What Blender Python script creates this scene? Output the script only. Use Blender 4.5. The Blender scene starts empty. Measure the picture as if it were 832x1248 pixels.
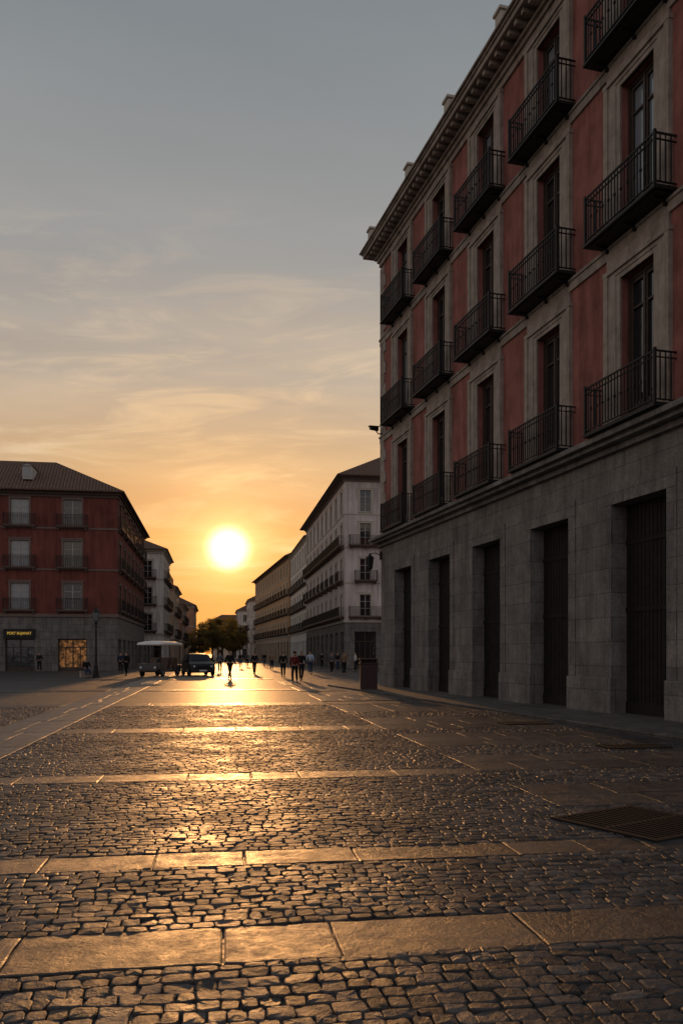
import bpy, math, random
import numpy as np
from mathutils import Vector, Matrix
random.seed(7); np.random.seed(7)
TH=math.radians(15.2); F=1000.0; HY=797.0; CH=1.55
PSI=math.radians(6.5)
GZ=-0.02
scn=bpy.context.scene
col=scn.collection
def P(px,d):
    r=(px-416)/F*d
    return Vector((r*math.cos(TH)+d*math.sin(TH), -r*math.sin(TH)+d*math.cos(TH),0))
def G(px,py):
    return P(px,(CH-GZ)*F/(py-HY))
def lin(c):
    return tuple(((x/255)/12.92 if x/255<=0.04045 else ((x/255+0.055)/1.055)**2.4) for x in c)

# ------------------------------------------------------------ materials
def new_mat(name):
    m=bpy.data.materials.new(name); m.use_nodes=True
    nt=m.node_tree; b=nt.nodes['Principled BSDF']
    return m,nt,b
def N(nt,t,**kw):
    n=nt.nodes.new(t)
    for k,v in kw.items(): setattr(n,k,v)
    return n
def ramp(nt,fac,stops,interp='LINEAR'):
    r=N(nt,'ShaderNodeValToRGB'); r.color_ramp.interpolation=interp
    e=r.color_ramp.elements
    while len(e)<len(stops): e.new(0.5)
    for i,(p,c) in enumerate(stops):
        e[i].position=p; e[i].color=(c[0],c[1],c[2],1)
    nt.links.new(fac,r.inputs[0]); return r.outputs[0]
def noise(nt,vec,scale,detail=4,rough=.55):
    n=N(nt,'ShaderNodeTexNoise'); n.inputs['Scale'].default_value=scale
    n.inputs['Detail'].default_value=detail; n.inputs['Roughness'].default_value=rough
    if vec is not None: nt.links.new(vec,n.inputs['Vector'])
    return n.outputs['Fac']
def mapping(nt,vec,scale=(1,1,1),rot=(0,0,0)):
    m=N(nt,'ShaderNodeMapping'); m.inputs['Scale'].default_value=scale; m.inputs['Rotation'].default_value=rot
    nt.links.new(vec,m.inputs['Vector']); return m.outputs[0]
def bump(nt,h,strength,dist,prev=None):
    b=N(nt,'ShaderNodeBump'); b.inputs['Strength'].default_value=strength; b.inputs['Distance'].default_value=dist
    nt.links.new(h,b.inputs['Height'])
    if prev is not None: nt.links.new(prev,b.inputs['Normal'])
    return b.outputs[0]
def mul(c,k): return tuple(x*k for x in c)
def mixc(nt,f,a,b,mode='MIX'):
    m=N(nt,'ShaderNodeMix',data_type='RGBA',blend_type=mode)
    if isinstance(f,(int,float)): m.inputs[0].default_value=f
    else: nt.links.new(f,m.inputs[0])
    for s,v in ((m.inputs[6],a),(m.inputs[7],b)):
        if isinstance(v,tuple): s.default_value=(v[0],v[1],v[2],1)
        else: nt.links.new(v,s)
    return m.outputs[2]
def mat_noisy(name,c,rough=.7,var=.3,scale=3,bs=40,bst=.3,bd=.01,metal=0,streak=False,spec=.5):
    m,nt,b=new_mat(name)
    tc=N(nt,'ShaderNodeTexCoord'); o=tc.outputs['Object']
    f=noise(nt,o,scale,6,.65)
    cc=ramp(nt,f,[(.3,mul(c,1-var)),(.7,mul(c,1+var))])
    if streak:
        g=noise(nt,mapping(nt,o,(2.2,2.2,.25)),1.0,5,.7)
        cc=mixc(nt,1.0,cc,ramp(nt,g,[(.35,(.62,.6,.58)),(.6,(1,1,1))]),'MULTIPLY')
    nt.links.new(cc,b.inputs['Base Color'])
    b.inputs['Roughness'].default_value=rough; b.inputs['Metallic'].default_value=metal
    b.inputs['Specular IOR Level'].default_value=spec
    if bst>0: nt.links.new(bump(nt,noise(nt,o,bs,4),bst,bd),b.inputs['Normal'])
    return m
def mat_blocks(name,c,bw,bh,mort=.012,rough=.8,var=.18,mcol=None,bst=.6,spec=.3):
    m,nt,b=new_mat(name)
    tc=N(nt,'ShaderNodeTexCoord'); uv=tc.outputs['UV']; o=tc.outputs['Object']
    br=N(nt,'ShaderNodeTexBrick'); nt.links.new(uv,br.inputs['Vector'])
    br.inputs['Scale'].default_value=1; br.inputs['Brick Width'].default_value=bw; br.inputs['Row Height'].default_value=bh
    br.inputs['Mortar Size'].default_value=mort; br.inputs['Mortar Smooth'].default_value=.3
    br.inputs['Color1'].default_value=(*mul(c,1-var),1); br.inputs['Color2'].default_value=(*mul(c,1+var),1)
    br.inputs['Mortar'].default_value=(*(mcol or mul(c,.45)),1)
    f=noise(nt,o,1.1,9,.75)
    cc=mixc(nt,1.0,br.outputs['Color'],ramp(nt,f,[(.34,(.62,.61,.60)),(.62,(1.12,1.12,1.12))]),'MULTIPLY')
    g=noise(nt,mapping(nt,o,(2.5,2.5,.3)),1.0,6,.75)
    cc=mixc(nt,1.0,cc,ramp(nt,g,[(.38,(.7,.69,.68)),(.58,(1.05,1.05,1.05))]),'MULTIPLY')
    f2=noise(nt,o,16,7,.8)
    cc=mixc(nt,1.0,cc,ramp(nt,f2,[(.34,(.66,.66,.66)),(.66,(1.22,1.22,1.22))]),'MULTIPLY')
    nt.links.new(cc,b.inputs['Base Color']); b.inputs['Roughness'].default_value=rough
    b.inputs['Specular IOR Level'].default_value=spec
    inv=N(nt,'ShaderNodeMath',operation='SUBTRACT'); inv.inputs[0].default_value=1; nt.links.new(br.outputs['Fac'],inv.inputs[1])
    b1=bump(nt,inv.outputs[0],bst,.02)
    nt.links.new(bump(nt,noise(nt,o,26,7,.75),.5,.016,b1),b.inputs['Normal'])
    return m
def mat_glass(name,c=(.015,.018,.022),rough=.06,coated=0.0):
    m,nt,b=new_mat(name)
    tc=N(nt,'ShaderNodeTexCoord')
    b.inputs['Base Color'].default_value=(*c,1); b.inputs['Roughness'].default_value=rough
    b.inputs['Specular IOR Level'].default_value=.9; b.inputs['Coat Weight'].default_value=.6 if coated else 0
    nt.links.new(bump(nt,noise(nt,tc.outputs['Object'],1.2,2),.12,.05),b.inputs['Normal'])
    return m
def mat_emit(name,c,s):
    m,nt,b=new_mat(name)
    b.inputs['Base Color'].default_value=(*mul(c,.1),1)
    tc=N(nt,'ShaderNodeTexCoord')
    f=noise(nt,tc.outputs['Object'],3.5,5,.7)
    cc=ramp(nt,f,[(.40,mul(c,.03)),(.54,mul(c,.3)),(.7,c)])
    nt.links.new(cc,b.inputs['Emission Color']); b.inputs['Emission Strength'].default_value=s
    return m
def mat_roof(name,c):
    m,nt,b=new_mat(name)
    tc=N(nt,'ShaderNodeTexCoord'); uv=tc.outputs['UV']
    w=N(nt,'ShaderNodeTexWave',bands_direction='X'); w.inputs['Scale'].default_value=1.1
    nt.links.new(uv,w.inputs['Vector']); w.inputs['Distortion'].default_value=.4
    w2=N(nt,'ShaderNodeTexWave',bands_direction='Y',wave_profile='SAW'); w2.inputs['Scale'].default_value=.8
    nt.links.new(uv,w2.inputs['Vector'])
    f=noise(nt,uv,2.5,6,.75)
    cc=ramp(nt,f,[(.3,mul(c,.55)),(.5,c),(.72,mul(c,1.5))])
    cc=mixc(nt,1.0,cc,ramp(nt,w.outputs['Fac'],[(0,(.35,.35,.35)),(.6,(1.1,1.1,1.1))]),'MULTIPLY')
    nt.links.new(cc,b.inputs['Base Color']); b.inputs['Roughness'].default_value=.85
    b1=bump(nt,w.outputs['Fac'],.9,.08)
    nt.links.new(bump(nt,w2.outputs['Fac'],.5,.03,b1),b.inputs['Normal'])
    return m

M={}
M['stone']=mat_blocks('granite_ashlar',(.225,.205,.19),1.25,.62,.008,var=.13,mcol=(.09,.08,.075),bst=.5)
M['trim']=mat_noisy('stone_trim',(.39,.33,.28),.85,.30,2.2,30,.5,.012,streak=True,spec=.3)
M['red']=mat_noisy('red_plaster',(.34,.135,.112),.9,.30,1.1,18,.35,.015,streak=True,spec=.2)
M['red2']=mat_noisy('dark_red_plaster',(.20,.066,.052),.9,.22,.5,10,.3,.01,streak=True,spec=.2)
M['iron']=mat_noisy('black_iron',(.018,.017,.017),.6,.3,6,60,.3,.003,.1,spec=.35)
M['wood']=mat_noisy('dark_wood',(.045,.028,.02),.55,.4,5,50,.3,.004)
M['doorw']=mat_noisy('dark_door',(.014,.011,.01),.75,.35,4,40,.3,.004,spec=.25)
M['glass']=mat_glass('window_glass')
M['curt']=mat_glass('pale_glass',(.20,.22,.24),.25,1)  # pale base colour without any curtain; on windows it paints in reflected sky
M['midglass']=mat_glass('painted_reflection_glass',(.22,.25,.28),.12,1)  # bluish-white reflection of these panes is painted into the base colour
M['white']=mat_noisy('white_plaster',(.82,.78,.72),.85,.08,.5,10,.2,.01,streak=True,spec=.2)
M['lilac']=mat_noisy('pale_plaster',(.66,.59,.56),.85,.10,.5,10,.2,.01,streak=True,spec=.2)
M['ochre']=mat_noisy('ochre_plaster',(.62,.40,.23),.85,.15,.5,10,.2,.01,streak=True,spec=.2)
M['brick']=mat_noisy('brick_red_plaster',(.48,.26,.17),.85,.15,.5,10,.2,.01,streak=True,spec=.2)
M['tan']=mat_noisy('tan_plaster',(.60,.46,.34),.85,.15,.5,10,.2,.01,streak=True,spec=.2)
M['gstone']=mat_blocks('grey_stone_base',(.20,.185,.17),1.4,.7,.02,bst=.4,var=.1,mcol=(.10,.095,.09))
M['ftrim']=mat_noisy('pale_trim',(.5,.45,.38),.8,.12,1,20,.2,.01)
M['mtrim']=mat_noisy('dull_trim',(.17,.125,.105),.8,.12,1,20,.2,.01)
M['dtrim']=mat_noisy('brown_trim',(.10,.065,.05),.8,.15,1,20,.2,.01)
M['roof']=mat_roof('clay_roof_tiles',(.16,.085,.055))
M['wframe']=mat_noisy('white_window_frame',(.45,.43,.40),.6,.08,2,20,.1,.003)
M['lit']=mat_emit('lit_shop_glass',(1.0,.42,.12),.36)

# ------------------------------------------------------------ mesh helper
class MB:
    def __init__(s): s.v=[];s.f=[];s.m=[];s.uv={}
    def quad(s,a,b,c,d,mi=0,uv=None):
        i=len(s.v); s.v+= [tuple(a),tuple(b),tuple(c),tuple(d)]
        s.f.append((i,i+1,i+2,i+3)); s.m.append(mi)
        if uv: s.uv[len(s.f)-1]=uv
    def tri(s,a,b,c,mi=0):
        i=len(s.v); s.v+=[tuple(a),tuple(b),tuple(c)]; s.f.append((i,i+1,i+2)); s.m.append(mi)
    def box(s,x0,x1,y0,y1,z0,z1,mi=0):
        i=len(s.v)
        s.v+=[(x0,y0,z0),(x1,y0,z0),(x1,y1,z0),(x0,y1,z0),(x0,y0,z1),(x1,y0,z1),(x1,y1,z1),(x0,y1,z1)]
        for q in ((0,3,2,1),(4,5,6,7),(0,1,5,4),(1,2,6,5),(2,3,7,6),(3,0,4,7)):
            s.f.append(tuple(i+k for k in q)); s.m.append(mi)
    def tube(s,pts,rads,seg=8,mi=0,cap=True):
        pts=[Vector(p) for p in pts]; rings=[]
        for k,p in enumerate(pts):
            d=(pts[min(k+1,len(pts)-1)]-pts[max(k-1,0)]).normalized()
            a=d.cross(Vector((0,0,1)));
            if a.length<.01: a=Vector((1,0,0))
            a.normalize(); b=d.cross(a)
            i=len(s.v)
            for j in range(seg):
                t=2*math.pi*j/seg
                s.v.append(tuple(p+(a*math.cos(t)+b*math.sin(t))*rads[k]))
            rings.append(i)
        for k in range(len(rings)-1):
            for j in range(seg):
                j2=(j+1)%seg
                s.f.append((rings[k]+j,rings[k]+j2,rings[k+1]+j2,rings[k+1]+j)); s.m.append(mi)
        if cap:
            s.f.append(tuple(rings[0]+j for j in range(seg))[::-1]); s.m.append(mi)
            s.f.append(tuple(rings[-1]+j for j in range(seg))); s.m.append(mi)
    def mesh(s,name,mats,smooth=False):
        me=bpy.data.meshes.new(name); me.from_pydata(s.v,[],s.f)
        for m in mats: me.materials.append(m)
        me.polygons.foreach_set('material_index',s.m)
        uvl=me.uv_layers.new(name='UVMap').data
        for p in me.polygons:
            u=s.uv.get(p.index); n=p.normal
            ax=max(range(3),key=lambda k:abs(n[k]))
            for j,li in enumerate(p.loop_indices):
                if u: uvl[li].uv=u[j]; continue
                c=me.vertices[me.loops[li].vertex_index].co
                uvl[li].uv=(c.y,c.z) if ax==0 else ((c.x,c.z) if ax==1 else (c.x,c.y))
        if smooth: me.polygons.foreach_set('use_smooth',[True]*len(me.polygons))
        me.update(); return me
def obj(name,me,parent=None,loc=(0,0,0),rot=0.0,bev=0):
    o=bpy.data.objects.new(name,me); col.objects.link(o)
    o.location=loc; o.rotation_euler=(0,0,rot)
    if parent is not None: o.parent=parent
    if bev:
        b=o.modifiers.new('bevel','BEVEL'); b.width=bev; b.segments=2; b.limit_method='ANGLE'; b.harden_normals=False
    return o
def thing(name,label,category,loc,rot=0.0,me=None,group=None):
    o=obj(name,me,None,loc,rot); o['label']=label; o['category']=category
    if group: o['group']=group
    if me is None: o.empty_display_size=.5
    return o
class Frame:
    def __init__(s,A,B):
        s.A=Vector((A[0],A[1],0)); B=Vector((B[0],B[1],0)); s.W=(B-s.A).length
        s.U=(B-s.A).normalized(); s.ang=math.atan2(s.U.y,s.U.x); s.In=Vector((-s.U.y,s.U.x,0))
    def at(s,u,z=0,inn=0): return s.A+s.U*u+s.In*inn+Vector((0,0,z))
def put(name,me,bld,fr,u=0,z=0,inn=0,bev=0):
    return obj(name,me,bld,fr.at(u,z,inn)-bld.location,fr.ang,bev)
def sub(name,me,par,bev=0):
    return obj(name,me,par,(0,0,0),0,bev)
def wall_mesh(name,u0,u1,z0,z1,holes,depth,mats):
    mb=MB()
    xs=sorted(set([u0,u1]+[h[0] for h in holes]+[h[1] for h in holes]))
    zs=sorted(set([z0,z1]+[h[2] for h in holes]+[h[3] for h in holes]))
    xs=[x for x in xs if u0<=x<=u1]; zs=[z for z in zs if z0<=z<=z1]
    for i in range(len(xs)-1):
        for j in range(len(zs)-1):
            cx=(xs[i]+xs[i+1])/2; cz=(zs[j]+zs[j+1])/2
            if any(h[0]<cx<h[1] and h[2]<cz<h[3] for h in holes): continue
            mb.quad((xs[i],0,zs[j]),(xs[i+1],0,zs[j]),(xs[i+1],0,zs[j+1]),(xs[i],0,zs[j+1]))
    for a,b,c,d in holes:
        mb.quad((a,0,c),(a,depth,c),(a,depth,d),(a,0,d))
        mb.quad((b,depth,c),(b,0,c),(b,0,d),(b,depth,d))
        mb.quad((a,depth,d),(b,depth,d),(b,0,d),(a,0,d))
        mb.quad((a,0,c),(b,0,c),(b,depth,c),(a,depth,c))
    return mb.mesh(name,mats)
def railing(mb,x0,x1,y0,y1,z,h,sp,t,knob=True,mi=0):
    def bar(x,y): mb.box(x-t/2,x+t/2,y-t/2,y+t/2,z+.05,z+h-.03,mi)
    n=max(2,round((x1-x0)/sp))
    for i in range(n+1):
        x=x0+(x1-x0)*i/n; bar(x,y0)
        if knob and i%2==0: mb.box(x-t,x+t,y0-t,y0+t,z+h*.5-.03,z+h*.5+.03,mi)
    m=max(1,round((y1-y0)/sp))
    for i in range(1,m):
        y=y0+(y1-y0)*i/m; bar(x0,y); bar(x1,y)
    for zz,th in ((z+h-.03,.035),(z+.05,.025),(z+h-.16,.018)):
        mb.box(x0-.02,x1+.02,y0-.022,y0+.022,zz,zz+th,mi)
        mb.box(x0-.0219,x0+.0221,y0+.022,y1,zz+.001,zz+th-.001,mi); mb.box(x1-.0221,x1+.0219,y0+.022,y1,zz+.001,zz+th-.001,mi)
    for x in (x0,x1):
        mb.box(x-.03,x+.03,y0-.03,y0+.03,z-.02,z+h+.05,mi)

# ------------------------------------------------------------ big corner building on the right
def corner_building():
    Y0,Y1,X0,X1=6.0,37.0,12.0,30.0
    b=thing('corner_building','tall red plaster building with granite ground floor and iron balconies','building',(X0,Y1,0))
    fr=Frame((X0,Y1),(X0,Y0)); W=fr.W
    bays=[Y1-(17.1+4.2*k) for k in (4,3,2,1,0,-1,-2)]
    dh=[(u-1.08,u+1.08,0,5.3) for u in bays]
    put('ground_floor_wall',wall_mesh('w',0,W,-.1,6.62,dh,.55,[M['stone']]),b,fr)
    floors=[(7.05,10.85),(11.97,15.6),(16.57,19.5)]
    wh=[(u-.66,u+.66,z0,z1) for u in bays for z0,z1 in floors]
    put('upper_wall',wall_mesh('w',0,W,6.62,20.2,wh,.42,[M['red']]),b,fr)
    mb=MB()
    mb.quad((0,.001,-.1),(0,18,-.1),(0,18,20.2),(0,.001,20.2)); mb.quad((W,18,-.1),(W,0,-.1),(W,0,20.2),(W,18,20.2))
    mb.quad((W,18,-.1),(0,18,-.1),(0,18,20.2),(W,18,20.2))
    put('side_wall',mb.mesh('w',[M['red']]),b,fr)
    edges=[0]+[x for u in bays for x in (u-1.08,u+1.08)]+[W]
    for i in range(0,len(edges),2):
        a,c=edges[i],edges[i+1]
        if c-a<.3: continue
        mb=MB(); mb.box(a-.02 if i else a-.08,c+.02,-.08,.1,-.1,.95)
        put('plinth',mb.mesh('p',[M['stone']]),b,fr,bev=.03)
    mb=MB()
    for u in bays:
        for s in (-1,1):
            x=u+s*1.08; a,c=(x-.34,x-.002) if s<0 else (x+.002,x+.34)
            mb.box(a,c,-.03,.05,.95,5.3)
        mb.box(u-1.42,u+1.42,-.035,.05,5.3,5.75)
    put('door_surround',mb.mesh('d',[M['stone']]),b,fr,bev=.012)
    mb=MB()
    mb.box(-.14,W,-.14,.05,6.58,6.74); mb.box(-.36,W,-.36,.05,6.74,6.86); mb.box(-.5,W,-.5,.05,6.86,7.0)
    put('ledge',mb.mesh('l',[M['stone']]),b,fr,bev=.02)
    for z in (11.5,16.1):
        mb=MB(); mb.box(-.06,W,-.06,.02,z,z+.24); mb.box(-.1,W,-.1,.02,z+.24,z+.32)
        put('string_course',mb.mesh('s',[M['trim']]),b,fr,bev=.01)
    mb=MB(); 
    z=7.0;i=0
    while z<19.4:
        ln=.75 if i%2 else .5
        mb.box(-.045,ln,-.045,.02,z+.004,min(z+.508,19.8)); z+=.51; i+=1
    put('quoin',mb.mesh('q',[M['trim']]),b,fr,bev=.01)
    K=.22
    mb=MB()
    mb.box(-.08,W,-.08,.02,19.63+K,19.85+K); mb.box(-.16,W,-.16,.02,19.85+K,20.0+K); mb.box(-.26,W,-.26,.3,20.0+K,20.1+K)
    x=-.2
    while x<W:
        mb.box(x-.08,x+.08,-.6,-.1,20.1+K,20.25+K); x+=.44
    mb.box(-.7,W,-.7,.6,20.25+K,20.42+K); mb.box(-.76,W,-.76,.6,20.42+K,20.5+K); mb.box(-.84,W,-.84,.6,20.5+K,20.58+K)
    put('cornice',mb.mesh('c',[M['trim']]),b,fr,bev=.01)
    mb=MB(); mb.box(-.5,W,-.5,-.3,20.58+K,20.98+K); mb.box(-.55,W,-.55,-.25,20.98+K,21.05+K)
    put('parapet',mb.mesh('c',[M['dtrim']]),b,fr,bev=.01)
    mp=MB(); mp.box(-.2,.2,-.6,-.22,20.58+K,21.3+K); mp.box(-.26,.26,-.66,-.16,21.3+K,21.4+K)
    mp=mp.mesh('pp',[M['ftrim']])
    for u in [.0]+[(bays[i]+bays[i+1])/2 for i in range(6)]: put('parapet_pedestal',mp,b,fr,u,bev=.015)
    mb=MB()
    o=-.3; 
    a0,a1,a2,a3=(o,o,20.9),(W,o,20.9),(W,18.5,20.9),(o,18.5,20.9)
    t0,t1,t2,t3=(7,7,24),(W-7,7,24),(W-7,11,24),(7,11,24)
    for q in ((a0,a1,t1,t0),(a1,a2,t2,t1),(a2,a3,t3,t2),(a3,a0,t0,t3)):
        L=(Vector(q[1])-Vector(q[0])).length
        mb.quad(*q,uv=[(0,0),(L,0),(L-7,8),(7,8)])
    mb.quad(t0,t1,t2,t3)
    put('roof',mb.mesh('r',[M['roof']]),b,fr)
    def win(h):
        w=.66; mb=MB(); y0,y1=.2,.27
        mb.box(-w,-w+.09,y0-.02,y1,0,h); mb.box(w-.09,w,y0-.02,y1,0,h); mb.box(-w+.09,w-.09,y0-.02,y1,h-.1,h)
        for s in (-1,1):
            a,c=(-w+.1,-.015) if s<0 else (.015,w-.1)
            for xx in ((a,a+.075),(c-.075,c)): mb.box(xx[0],xx[1],y0,y1,0.02,h-.11)
            for zz in ((.02,.65),(h-.19,h-.112),(h*.78,h*.78+.05)): mb.box(a+.075,c-.075,y0+.005,y1,zz[0],zz[1])
        mb.box(-.03,.03,y0-.03,y0+.02,.02,h-.11)
        gl=MB(); gl.quad((-w,.26,0),(w,.26,0),(w,.26,h),(-w,.26,h))
        return mb.mesh('f',[M['wood']]),gl.mesh('g',[M['glass']]),gl.mesh('g',[M['midglass']])
    def surround(h,top):
        mb=MB(); w=.66
        for s in (-1,1):
            def bx(a,c,n,z0,z1):
                a,c=sorted((s*a,s*c)); mb.box(a,c,-n,.05,z0,z1)
            bx(w+.002,w+.16,.05,0,h); bx(w+.16,w+.46,.075,0,h+.22); bx(w+.46,w+.62,.12,0,h+.22)
        mb.box(-w-.16,w+.16,-.05,.05,h,h+.12); mb.box(-w-.16,w+.16,-.075,.05,h+.12,h+.22)
        mb.box(-w-.64,w+.64,-.13,.05,h+.22,h+.33)
        if top>h+.36: mb.box(-w-.56,w+.56,-.06,.05,h+.33,top)
        return mb.mesh('s',[M['trim']])
    def balcony():
        mb=MB(); mb.box(-1.42,1.42,-.58,0,-.045,0); mb.box(-1.45,1.45,-.61,-.0,-.1,-.045); mb.box(-1.36,1.36,-.5,0,-.14,-.1)
        for x in (-1.15,0,1.15):
            mb.box(x-.03,x+.03,-.4,0,-.19,-.14); mb.box(x-.03,x+.03,-.15,0,-.3,-.19)
        mr=MB(); railing(mr,-1.4,1.4,-.56,0,0,1.15,.125,.026)
        return mb.mesh('b',[M['iron']]),mr.mesh('r',[M['iron']])
    bs,brr=balcony()
    tops=[11.5,16.1,19.85]; rr=random.Random(5)
    for (z0,z1),tp in zip(floors,tops):
        h=z1-z0; fm,gm,gm2=win(h); sm=surround(h,tp-z0)
        for u in bays:
            w=put('window',fm,b,fr,u,z0); sub('glass',gm2 if rr.random()<.55 else gm,w); sub('surround',sm,w)
            bb=put('balcony',bs,b,fr,u,z0 if z0>8 else 7.14); sub('railing',brr,bb)
    mb=MB(); y=.45
    n=14
    for i in range(n):
        a=-1.08+2.16*i/n; mb.box(a+.012,a+2.16/n-.012,y-.03,y+.02,.02,5.28)
    mb.box(-1.08,1.08,y,y+.05,0,5.3)
    mb.box(-1.08,1.08,y-.05,y-.001,0.01,.35); mb.box(-1.08,1.08,y-.055,y-.001,2.6,2.72); mb.box(-1.08,1.08,y-.05,y-.001,4.3,4.42)
    dm=mb.mesh('d',[M['doorw']])
    for u in bays: put('door',dm,b,fr,u)
    lx=thing('wall_lantern','black iron lantern on a bracket at the building corner','lantern',(11.95,36.9,6.2))
    mb=MB(); mb.tube([(0,0,0),(-.25,.05,.12),(-.5,.1,.05)],[.025,.02,.02]); mb.box(-.04,.0,-.1,.1,-.2,.2); obj('bracket',mb.mesh('k',[M['iron']]),lx)
    mb=MB(); mb.tube([(-.5,.1,.1),(-.5,.1,0),(-.5,.1,-.1),(-.5,.1,-.6),(-.5,.1,-.7)],[.03,.08,.2,.13,.04],6); obj('lamp_shade',mb.mesh('k',[M['iron']]),lx)
    mb=MB(); mb.tube([(-.5,.1,-.12),(-.5,.1,-.58)],[.165,.12],6); obj('lantern_glass',mb.mesh('k',[M['curt']]),lx)
    cx=thing('security_camera','small dark camera on a wall bracket high on the facade corner','camera',(11.95,36.7,11.9))
    mb=MB(); mb.tube([(0.05,0,0),(-.2,0,-.02),(-.3,0,.12)],[.03,.03,.03]); obj('bracket',mb.mesh('k',[M['iron']]),cx)
    mb=MB(); mb.tube([(-.6,-.05,.22),(-.2,.05,.2)],[.09,.09],10); mb.box(-.66,-.16,-.12,.12,.29,.32); obj('camera_housing',mb.mesh('k',[M['iron']]),cx)
corner_building()

# ------------------------------------------------------------ generic town building
def gen_window(w,h,curt=False,wf='wframe',tr='ftrim',depth=.2):
    mb=MB(); a=w/2; t=.07
    mb.box(-a,-a+t,depth-.06,depth,0,h); mb.box(a-t,a,depth-.06,depth,0,h); mb.box(-a+t,a-t,depth-.06,depth,h-t,h)
    mb.box(-a+t,a-t,depth-.06,depth,0,t); mb.box(-t/2,t/2,depth-.07,depth,t,h-t)
    for zz in (h*.36,h*.68): mb.box(-a+t,a-t,depth-.05,depth,zz,zz+.04)
    b=.17
    mb.box(-a-b,-a,-.06,.04,0,h,1); mb.box(a,a+b,-.06,.04,0,h,1); mb.box(-a-b,a+b,-.07,.04,h,h+b,1); mb.box(-a-b-.06,a+b+.06,-.11,.04,h+b,h+b+.08,1)
    mb.box(-a-b,a+b,-.1,depth-.06,-.08,-.002,1)
    g=MB(); g.quad((-a,depth-.01,0),(a,depth-.01,0),(a,depth-.01,h),(-a,depth-.01,h))
    return mb.mesh('f',[M[wf],M[tr]]),g.mesh('g',[M['curt' if curt else 'glass']])
def gen_balcony(L,dep=.6,h=1.0,sp=.16,t=.025,slab='dtrim'):
    mb=MB(); mb.box(-L/2,L/2,-dep,0,-.14,0); mb.box(-L/2+.06,L/2-.06,-dep+.08,0,-.22,-.14)
    n=max(2,int(L/1.6)+1)
    for i in range(n):
        x=-L/2+.2+(L-.4)*i/(n-1); mb.box(x-.06,x+.06,-dep*.7,0,-.4,-.22)
    mr=MB(); railing(mr,-L/2+.04,L/2-.04,-dep+.04,0,0,h,sp,t,False)
    return mb.mesh('b',[M[slab]]),mr.mesh('r',[M['iron']])
def town_building(name,label,C,D,side,Wd,H,wall,gh,floors,win,st_bays,fr_bays,balc,ground='gstone',roofr=(6,4.2),over=.7,wf='wframe',tr='ftrim',
                  door=(1.8,3.2),curt=.0,sky_cols=None,belt=True,litdoors=(),chim=2,corn='ftrim',cat='building',bd=.6):
    C=Vector(C);D=Vector(D); S=(D-C).normalized(); L=(D-C).length
    T=Vector((S.y,-S.x,0))
    b=thing(name,label,cat,(C.x,C.y,0))
    sg=1 if side=='R' else -1
    if side=='R': fs=Frame(D,C); ff=Frame(C,C+T*Wd); back=[Frame(C+T*Wd,D+T*Wd),Frame(D+T*Wd,D)]
    else: fs=Frame(C,D); ff=Frame(C-T*Wd,C); back=[Frame(D,D-T*Wd),Frame(D-T*Wd,C-T*Wd)]
    fm,gm=gen_window(win[0],win[1],False,wf,tr); _,gc=gen_window(win[0],win[1],True,wf,tr)
    bm,rm=gen_balcony(win[0]+1.2,bd)
    rnd=random.Random(len(label)*7)
    for fi,fr in enumerate((fs,ff)):
        spec=st_bays if fi==0 else fr_bays
        us=spec if isinstance(spec,(list,tuple)) else [fr.W*(i+.5)/spec for i in range(spec)]
        dz=door
        ds=[(u-dz[0]/2,u+dz[0]/2,0,dz[1]) for u in us]
        put('ground_floor_wall',wall_mesh('w',0,fr.W,-.1,gh,ds,.5,[M[ground]]),b,fr)
        put('upper_wall',wall_mesh('w',0,fr.W,gh,H,[(u-win[0]/2,u+win[0]/2,z,z+win[1]) for u in us for z in floors],.25,[M[wall]]),b,fr)
        for k,u in enumerate(us):
            mb=MB(); w,h=dz
            mat='lit' if (fi,k) in litdoors else 'glass'
            mb.box(-w/2,-w/2+.1,.3,.4,0,h); mb.box(w/2-.1,w/2,.3,.4,0,h); mb.box(-w/2+.1,w/2-.1,.3,.4,h-.12,h); mb.box(-w/2+.1,w/2-.1,.3,.4,0,.35)
            mb.box(-.05,.05,.29,.4,.35,h-.12); mb.box(-w/2+.1,w/2-.1,.31,.4,h*.72,h*.72+.08)
            for xx in (-w/4,w/4): mb.box(xx-.04,xx+.04,.315,.4,.35,h*.72)
            d=put('door',mb.mesh('d',[M['wood']]),b,fr,u)
            g=MB(); g.quad((-w/2,.38,0),(w/2,.38,0),(w/2,.38,h),(-w/2,.38,h)); sub('glass',g.mesh('g',[M[mat]]),d)
            for j,z in enumerate(floors):
                w_=put('window',fm,b,fr,u,z); c_= rnd.random()<curt
                if sky_cols and (fi,k) in sky_cols: c_=True
                sub('glass',gc if c_ else gm,w_)
                if balc[j]=='e':
                    q=put('balcony',bm,b,fr,u,z); sub('railing',rm,q)
        for j,z in enumerate(floors):
            if balc[j]=='c':
                bb,rr=gen_balcony(fr.W-.8); q=put('balcony',bb,b,fr,fr.W/2,z); sub('railing',rr,q)
    mb=MB()
    for fr in back:
        a=fr.at(0)-b.location; c=fr.at(fr.W)-b.location
        mb.quad((a.x,a.y,-.1),(c.x,c.y,-.1),(c.x,c.y,H),(a.x,a.y,H))
    obj('rear_wall',mb.mesh('w',[M[wall]]),b)
    ang=math.atan2(T.y,T.x)
    x0,x1=(0,Wd) if sg>0 else (-Wd,0)
    def ring(mb,o,z0,z1,inn=.3):
        mb.box(x0-o,x1+o,-o,inn,z0,z1); mb.box(x0-o,x1+o,L-inn,L+o,z0,z1)
        mb.box(x0-o,x0+inn,inn,L-inn,z0,z1); mb.box(x1-inn,x1+o,inn,L-inn,z0,z1)
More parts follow.
